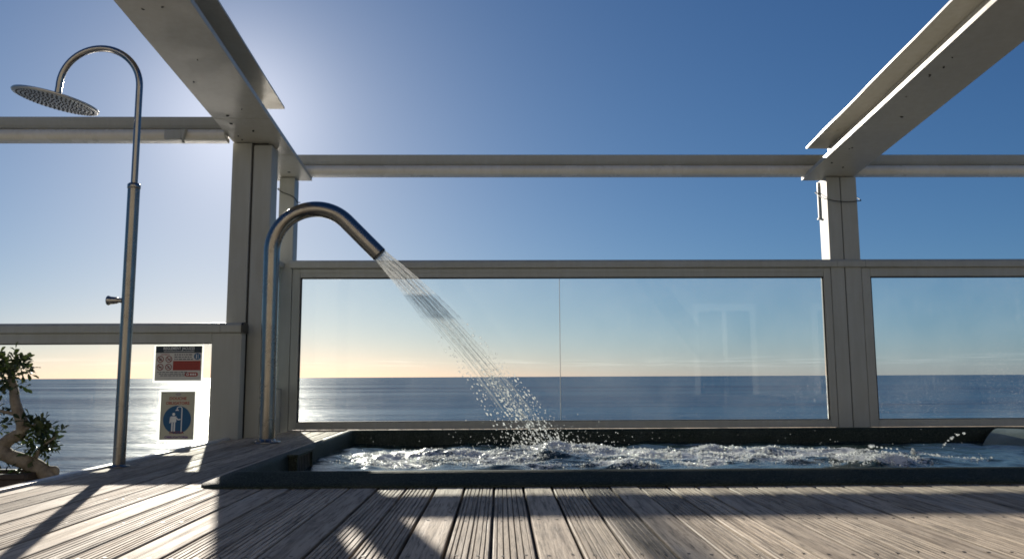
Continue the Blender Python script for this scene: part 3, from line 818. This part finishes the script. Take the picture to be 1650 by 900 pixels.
for r_ in range(4):
    x = ax+.140
    while x < bx_-.030:
        w = rn.uniform(.008,.03); rect(b, x, min(x+w,bx_-.014), bz_-.125-r_*.0155, bz_-.119-r_*.0155, y-.0007); x += w+.005
b.build('small_print', M['ink_dkred'], s1)
b = MB(); disc(b, bx_-.034, bz_-.077, y, .025); b.build('blue_disc', M['ink_blue'], s1)
b = MB(); disc(b, bx_-.040, bz_-.065, y-.0007, .004); bar(b,(bx_-.040,bz_-.070),(bx_-.040,bz_-.094),.007,y-.0007); bar(b,(bx_-.026,bz_-.060),(bx_-.026,bz_-.094),.003,y-.0007); b.build('shower_pictogram', M['ink_white'], s1)
b = MB(); rect(b, bx_-.108, bx_-.040, az+.030, az+.062, y); disc(b, bx_-.108, az+.046, y+.0002, .016); disc(b, bx_-.040, az+.046, y+.0002, .016); b.build('red_badge', M['ink_red'], s1)
b = MB(); disc(b, bx_-.100, az+.046, y-.0007, .010, 0, 20, .006); rect(b, bx_-.082,bx_-.070,az+.039,az+.053,y-.0007); rect(b, bx_-.065,bx_-.053,az+.039,az+.053,y-.0007); rect(b, bx_-.048,bx_-.038,az+.039,az+.053,y-.0007); b.build('badge_mark', M['ink_white'], s1)
# shower notice
s2 = thing('notice', (-2.385, YG-.003, .17), 'white framed shower notice with a blue disc, on the left glass', 'sign')
ax, bx_, az, bz_ = -2.527, -2.243, -.018, .362
b = MB(); b.box(ax, bx_, YG-.0024, YG-.0006, az, bz_); b.build('clear_sleeve', M['sleeve'], s2)
b = MB(); b.box(ax+.018, bx_-.018, YG-.0050, YG-.0026, az+.018, bz_-.014); b.build('paper', M['paper2'], s2)
b = MB()
for (x0,x1,z0,z1) in ((ax+.017,bx_-.017,bz_-.018,bz_-.013),(ax+.017,bx_-.017,az+.017,az+.021),(ax+.017,ax+.021,az+.021,bz_-.018),(bx_-.021,bx_-.017,az+.021,bz_-.018)): rect(b,x0,x1,z0,z1,YG-.0055)
b.build('border', M['ink_grey'], s2)
y = YG-.0058; mx = (ax+bx_)/2
text('DOUCHE', .030, (mx, y, bz_-.064), M['ink_red'], s2, sx=1.0, bold=.0008)
text('OBLIGATOIRE', .030, (mx, y, bz_-.098), M['ink_red'], s2, sx=.92, bold=.0008)
text('DOCCIA', .027, (mx, y, az+.068), M['ink_dkred'], s2, sx=1.0, bold=.0008)
text('OBBLIGATORIA', .025, (mx, y, az+.034), M['ink_violet'], s2, sx=.98, bold=.0008)
b = MB(); bar(b,(mx-.02,bz_-.032),(mx+.005,bz_-.026),.004,y); bar(b,(mx-.012,bz_-.039),(mx+.02,bz_-.035),.003,y); bar(b,(mx+.002,bz_-.026),(mx+.018,bz_-.031),.003,y); b.build('emblem', M['ink_violet'], s2)
zc = bz_-.218; b = MB(); disc(b, mx, zc, y, .103, 0, 48); b.build('blue_disc', M['ink_blue'], s2)
b = MB(); y2 = y-.0007
disc(b, mx-.026, zc+.040, y2, .0105)
rect(b, mx-.047, mx-.005, zc-.018, zc+.025, y2); rect(b, mx-.040, mx-.029, zc-.085, zc-.0185, y2); rect(b, mx-.023, mx-.012, zc-.085, zc-.0185, y2)
bar(b, (mx-.047,zc+.020),(mx-.051,zc-.025),.009,y2); bar(b,(mx-.006,zc+.014),(mx+.008,zc+.000),.009,y2); bar(b,(mx+.006,zc+.000),(mx+.026,zc+.003),.008,y2)
rect(b, mx+.030, mx+.037, zc-.088, zc+.084, y2)
for k in range(6):
    a0, a1 = R(180*k/6), R(180*(k+1)/6); bar(b, (mx+.016+.0175*math.cos(a0), zc+.083+.012*math.sin(a0)), (mx+.016+.0175*math.cos(a1), zc+.083+.012*math.sin(a1)), .006, y2-.0001*k)
bar(b,(mx-.0015,zc+.085),(mx-.0015,zc+.074),.006,y2); b.add([(mx-.016,y2,zc+.066),(mx+.013,y2,zc+.066),(mx+.005,y2,zc+.075),(mx-.008,y2,zc+.075)], [(0,1,2,3)])
b.build('shower_pictogram', M['ink_white'], s2)

# ------------------------------------------------------------------ planter and bonsai
pl = thing('planter', (-2.80, 4.5, -.55), 'dark brown planter box below the deck edge under the bonsai', 'planter')
x0, x1, y0, y1, zt = -3.22, -2.535, 4.36, 4.62, -.055
b = MB()
for (a,c,d,e_) in ((x0,x1,y0,y0+.025),(x0,x1,y1-.025,y1),(x0,x0+.025,y0+.026,y1-.026),(x1-.025,x1,y0+.026,y1-.026)): b.box(a,c,d,e_,-.549,zt-.028)
b.build('box', M['planter'], pl, .004)
b = MB()
for (a,c,d,e_) in ((x0-.008,x1+.008,y0-.008,y0+.032),(x0-.008,x1+.008,y1-.032,y1+.008),(x0-.008,x0+.032,y0+.033,y1-.033),(x1-.032,x1+.008,y0+.033,y1-.033)): b.box(a,c,d,e_,zt-.027,zt)
b.build('rim', M['planter'], pl, .004)
b = MB(); b.box(x0+.03,x1-.03,y0+.03,y1-.03,-.5,zt-.03); b.build('soil', M['soil'], pl)
bo = thing('bonsai_tree', (-2.52, 4.5, -.085), 'twisted bonsai with pale bark and dark glossy leaves at the left edge', 'tree')
def smooth_path(P, sub=6):
    P = [Vector(p) for p in P]; out = []
    for i in range(len(P)-1):
        p0, p1, p2, p3 = P[max(i-1,0)], P[i], P[i+1], P[min(i+2,len(P)-1)]
        for k in range(sub):
            t = k/sub; out.append(.5*((2*p1) + (p2-p0)*t + (2*p0-5*p1+4*p2-p3)*t*t + (3*p1-p0-3*p2+p3)*t**3))
    out.append(P[-1]); return out
def limb(b, P, R_, sub=6):
    pts = smooth_path(P, sub); n = len(pts); rad = []
    for i in range(n):
        u = i/(n-1)*(len(R_)-1); j = min(int(u), len(R_)-2); q = u-j
        rad.append((R_[j]*(1-q)+R_[j+1]*q)*(1+.14*noise.noise(Vector((i*.7, R_[0]*50, 3)))))
    b.tube(pts, rad, 14); return pts
b = MB()
tr = limb(b, [(-2.47,4.50,-.10),(-2.515,4.50,-.050),(-2.60,4.49,-.005),(-2.70,4.49,.030),(-2.742,4.50,.070),(-2.715,4.51,.115),(-2.655,4.51,.150),(-2.640,4.50,.195),(-2.665,4.50,.255),(-2.690,4.50,.320),(-2.708,4.51,.390),(-2.725,4.51,.450),(-2.735,4.52,.52)],
          [.040,.042,.040,.038,.038,.034,.032,.032,.029,.026,.023,.019,.010])
limb(b, [(-2.51,4.50,-.06),(-2.455,4.51,-.050),(-2.448,4.51,-.080),(-2.46,4.51,-.11)], [.028,.022,.016,.010])
limb(b, [(-2.655,4.51,.150),(-2.60,4.48,.18),(-2.555,4.47,.20)], [.016,.010,.006])
limb(b, [(-2.56,4.50,.00),(-2.53,4.47,.05),(-2.49,4.46,.09),(-2.42,4.45,.14)], [.014,.010,.007,.004])
limb(b, [(-2.66,4.50,.25),(-2.74,4.48,.27),(-2.80,4.47,.29)], [.012,.008,.004])
b.build('trunk', M['bark'], bo)
lv=[]; lf=[]; lt=[]; rnd = random.Random(5)
def add_leaf(p, d, size):
    d = d.normalized(); up = Vector((rnd.gauss(0,.5), rnd.gauss(0,.5), 1)); s = d.cross(up)
    if s.length < .05: s = Vector((1,0,0))
    s.normalize(); n = s.cross(d); w = size*rnd.uniform(.24,.32); o = len(lv); tn = rnd.random()
    for (l, ww, h) in ((0,.15,0),(.35,.8,-.02),(.7,1.0,.0),(1.0,.30,-.06)):
        c = p + d*(l*size) + n*(h*size)
        lv.append(c - s*w*ww + n*(.10*size*ww)); lv.append(c); lv.append(c + s*w*ww + n*(.10*size*ww)); lt.extend([tn]*3)
    for k in range(3):
        a = o+k*3; lf.append((a,a+1,a+4,a+3)); lf.append((a+1,a+2,a+5,a+4))
def sprig(p, d, ln, size=.040):
    d = d.normalized(); n = int(ln/.0115)
    for k in range(n):
        q = p + d*(ln*k/n); a = k*2.4
        side = d.orthogonal().normalized(); side = Matrix.Rotation(a, 3, d) @ side
        add_leaf(q, side + d*rnd.uniform(.4,1.0), size*rnd.uniform(.75,1.2))
    add_leaf(p + d*ln, d, size)
def clump(c, r, n, ln=.07, upb=.35):
    for k in range(n):
        v = Vector((rnd.gauss(0,1), rnd.gauss(0,1), rnd.gauss(0,1))).normalized()
        p = Vector(c) + Vector((v.x*r[0], v.y*r[1], v.z*r[2]))*rnd.random()**.5
        sprig(p, v + Vector((0,0,upb)), ln*rnd.uniform(.6,1.2))
clump((-2.545,4.50,.165), (.058,.06,.085), 26, .06)
clump((-2.50,4.50,.085), (.055,.06,.050), 16, .06)
sprig(Vector((-2.47,4.45,.11)), Vector((1,-.1,.75)), .11); sprig(Vector((-2.50,4.45,.06)), Vector((1,0,.25)), .08)
clump((-2.555,4.52,.075), (.05,.05,.045), 12, .055)
clump((-2.735,4.50,.53), (.085,.08,.05), 26)
clump((-2.80,4.50,.45), (.10,.09,.09), 30)
clump((-2.665,4.50,.50), (.035,.05,.035), 9, .05)
sprig(Vector((-2.67,4.49,.42)), Vector((.6,0,-.4)), .05)
clump((-2.775,4.47,.27), (.035,.05,.04), 7, .04)
clump((-2.83,4.47,.20), (.08,.07,.08), 14)
clump((-2.79,4.45,-.01), (.05,.06,.04), 9, .05); clump((-2.66,4.42,-.055), (.09,.03,.012), 9, .035)
me = bpy.data.meshes.new('foliage'); me.from_pydata([tuple(v) for v in lv], [], lf); me.materials.append(M['leaf'])
ca = me.color_attributes.new('tone', 'FLOAT_COLOR', 'POINT'); ca.data.foreach_set('color', [c for t in lt for c in (t,t,t,1)])
o = bpy.data.objects.new('foliage', me); col.objects.link(o); o.parent = bo; o.location = -bo.location

# ------------------------------------------------------------------ hotel front behind the viewer (seen mirrored in the glass)
hb = thing('terrace_building', (0, -5.2, 0), 'pale building with white framed doors mirrored in the right hand glass', 'building')
boxpart('wall', (-8.5, 8.8, -8.0, -5.0, -.56, 6.3), M['plaster'], hb, 0)
boxpart('roof', (-8.8, 9.0, -8.2, -4.75, 6.302, 6.5), M['white_paint'], hb, .01)
for xd, w in ((-6.6,1.5),(4.6,1.5),(8.7-1.25,1.25)):
    b = MB(); y = -4.999
    b.box(xd,xd+.13,y,y+.05,0,2.15); b.box(xd+w-.13,xd+w,y,y+.05,0,2.15); b.box(xd+.131,xd+w-.131,y,y+.05,1.98,2.15); b.box(xd+w/2-.05,xd+w/2+.05,y,y+.045,0,1.979)
    dr = b.build('door', M['plaster_white'], hb)
    b = MB(); b.box(xd+.131,xd+w/2-.051,y,y+.015,.02,1.978); b.box(xd+w/2+.051,xd+w-.131,y,y+.015,.02,1.978); p_ = b.build('pane', M['win_dark'], dr); p_.location = (0,0,0)

# ------------------------------------------------------------------ light, sky, camera
AZ, EL = R(18.7), R(17.9)
sd_ = Vector((-math.sin(AZ)*math.cos(EL), math.cos(AZ)*math.cos(EL), math.sin(EL)))
L = bpy.data.lights.new('sun', 'SUN'); L.energy = 5.0; L.angle = R(.53); L.color = (1.0,.91,.78)
lo = bpy.data.objects.new('sun', L); col.objects.link(lo); lo.rotation_euler = sd_.to_track_quat('Z','Y').to_euler(); lo.location = sd_*50
w = bpy.data.worlds.new('World'); sc.world = w; w.use_nodes = True
nt = w.node_tree; bg = nt.nodes['Background']; sk_ = nt.nodes.new('ShaderNodeTexSky'); sk_.sky_type = 'NISHITA'; sk_.sun_disc = False
sk_.sun_elevation = EL; sk_.sun_rotation = -AZ
sk_.altitude = 30; sk_.air_density = .8; sk_.dust_density = .35; sk_.ozone_density = 8.0
def wn(t, **kw):
    n = nt.nodes.new(t)
    for k, v in kw.items(): setattr(n, k, v)
    return n
def wl_(a, b): nt.links.new(a, b)
def wmath(op, a, b=0.0):
    m = wn('ShaderNodeMath', operation=op)
    for i, v in enumerate((a, b)):
        if isinstance(v, (int, float)): m.inputs[i].default_value = v
        else: wl_(v, m.inputs[i])
    return m.outputs[0]
# film-like response per channel
sp_ = wn('ShaderNodeSeparateColor'); wl_(sk_.outputs[0], sp_.inputs[0]); cb = wn('ShaderNodeCombineColor')
tc = wn('ShaderNodeTexCoord')
dt = wn('ShaderNodeVectorMath', operation='DOT_PRODUCT'); wl_(tc.outputs['Generated'], dt.inputs[0]); dt.inputs[1].default_value = tuple(sd_)
d0 = wmath('MAXIMUM', dt.outputs['Value'], 0.0)
aur = wmath('ADD', wmath('MULTIPLY', wmath('POWER', d0, 260.0), 1.9), wmath('MULTIPLY', wmath('POWER', d0, 60.0), .08))   # aureole round the sun
# thin bank of cloud low over the sea
sx_ = wn('ShaderNodeSeparateXYZ'); wl_(tc.outputs['Generated'], sx_.inputs[0])
mp_ = wn('ShaderNodeMapping'); mp_.inputs['Scale'].default_value = (7, 7, 260); wl_(tc.outputs['Generated'], mp_.inputs['Vector'])
nz_ = wn('ShaderNodeTexNoise'); nz_.inputs['Scale'].default_value = 1.6; nz_.inputs['Detail'].default_value = 6; nz_.inputs['Roughness'].default_value = .6; wl_(mp_.outputs[0], nz_.inputs['Vector'])
band = wmath('SUBTRACT', 1.0, wmath('MINIMUM', 1.0, wmath('ABSOLUTE', wmath('DIVIDE', wmath('SUBTRACT', sx_.outputs[2], .0165), .0075))))
cl_ = wmath('MULTIPLY', wmath('MAXIMUM', 0.0, wmath('MULTIPLY', wmath('SUBTRACT', nz_.outputs['Fac'], .47), 7.0)), band)
for i, (g_, k_, ca_, cc_) in enumerate(((1.02, .535, 1.0, .9), (.90, .553, .96, .88), (.74, .690, .95, .84))):
    v_ = wmath('MULTIPLY', wmath('POWER', sp_.outputs[i], g_), k_)
    v_ = wmath('ADD', v_, wmath('MULTIPLY', aur, ca_)); v_ = wmath('ADD', v_, wmath('MULTIPLY', cl_, cc_))
    wl_(v_, cb.inputs[i])
wl_(cb.outputs[0], bg.inputs[0]); bg.inputs[1].default_value = .10

cam = bpy.data.cameras.new('camera'); co = bpy.data.objects.new('camera', cam); col.objects.link(co)
cam.sensor_width = 36; cam.lens = 1280/1650*36; cam.clip_start = .05; cam.clip_end = 100000
yaw, pit, rol = R(.9), R(6.95), R(.25)
f = Vector((math.sin(yaw)*math.cos(pit), math.cos(yaw)*math.cos(pit), math.sin(pit)))
r0 = Vector((math.cos(yaw), -math.sin(yaw), 0)); u0 = r0.cross(f)
r = r0*math.cos(rol) - u0*math.sin(rol); u = u0*math.cos(rol) + r0*math.sin(rol)
m = Matrix(((r.x,u.x,-f.x,0),(r.y,u.y,-f.y,0),(r.z,u.z,-f.z,.45),(0,0,0,1)))
co.matrix_world = m
sc.camera = co
sc.view_settings.view_transform = 'Standard'; sc.view_settings.look = 'None'; sc.view_settings.gamma = 1; sc.view_settings.exposure = 0.6
sc.cycles.filter_width = 1.75
sc.render.resolution_x = 1024; sc.render.resolution_y = 558
cy = sc.cycles
cy.use_denoising = True
cy.max_bounces = 10; cy.transparent_max_bounces = 24; cy.transmission_bounces = 8
cy.sample_clamp_indirect = 6; cy.caustics_refractive = False
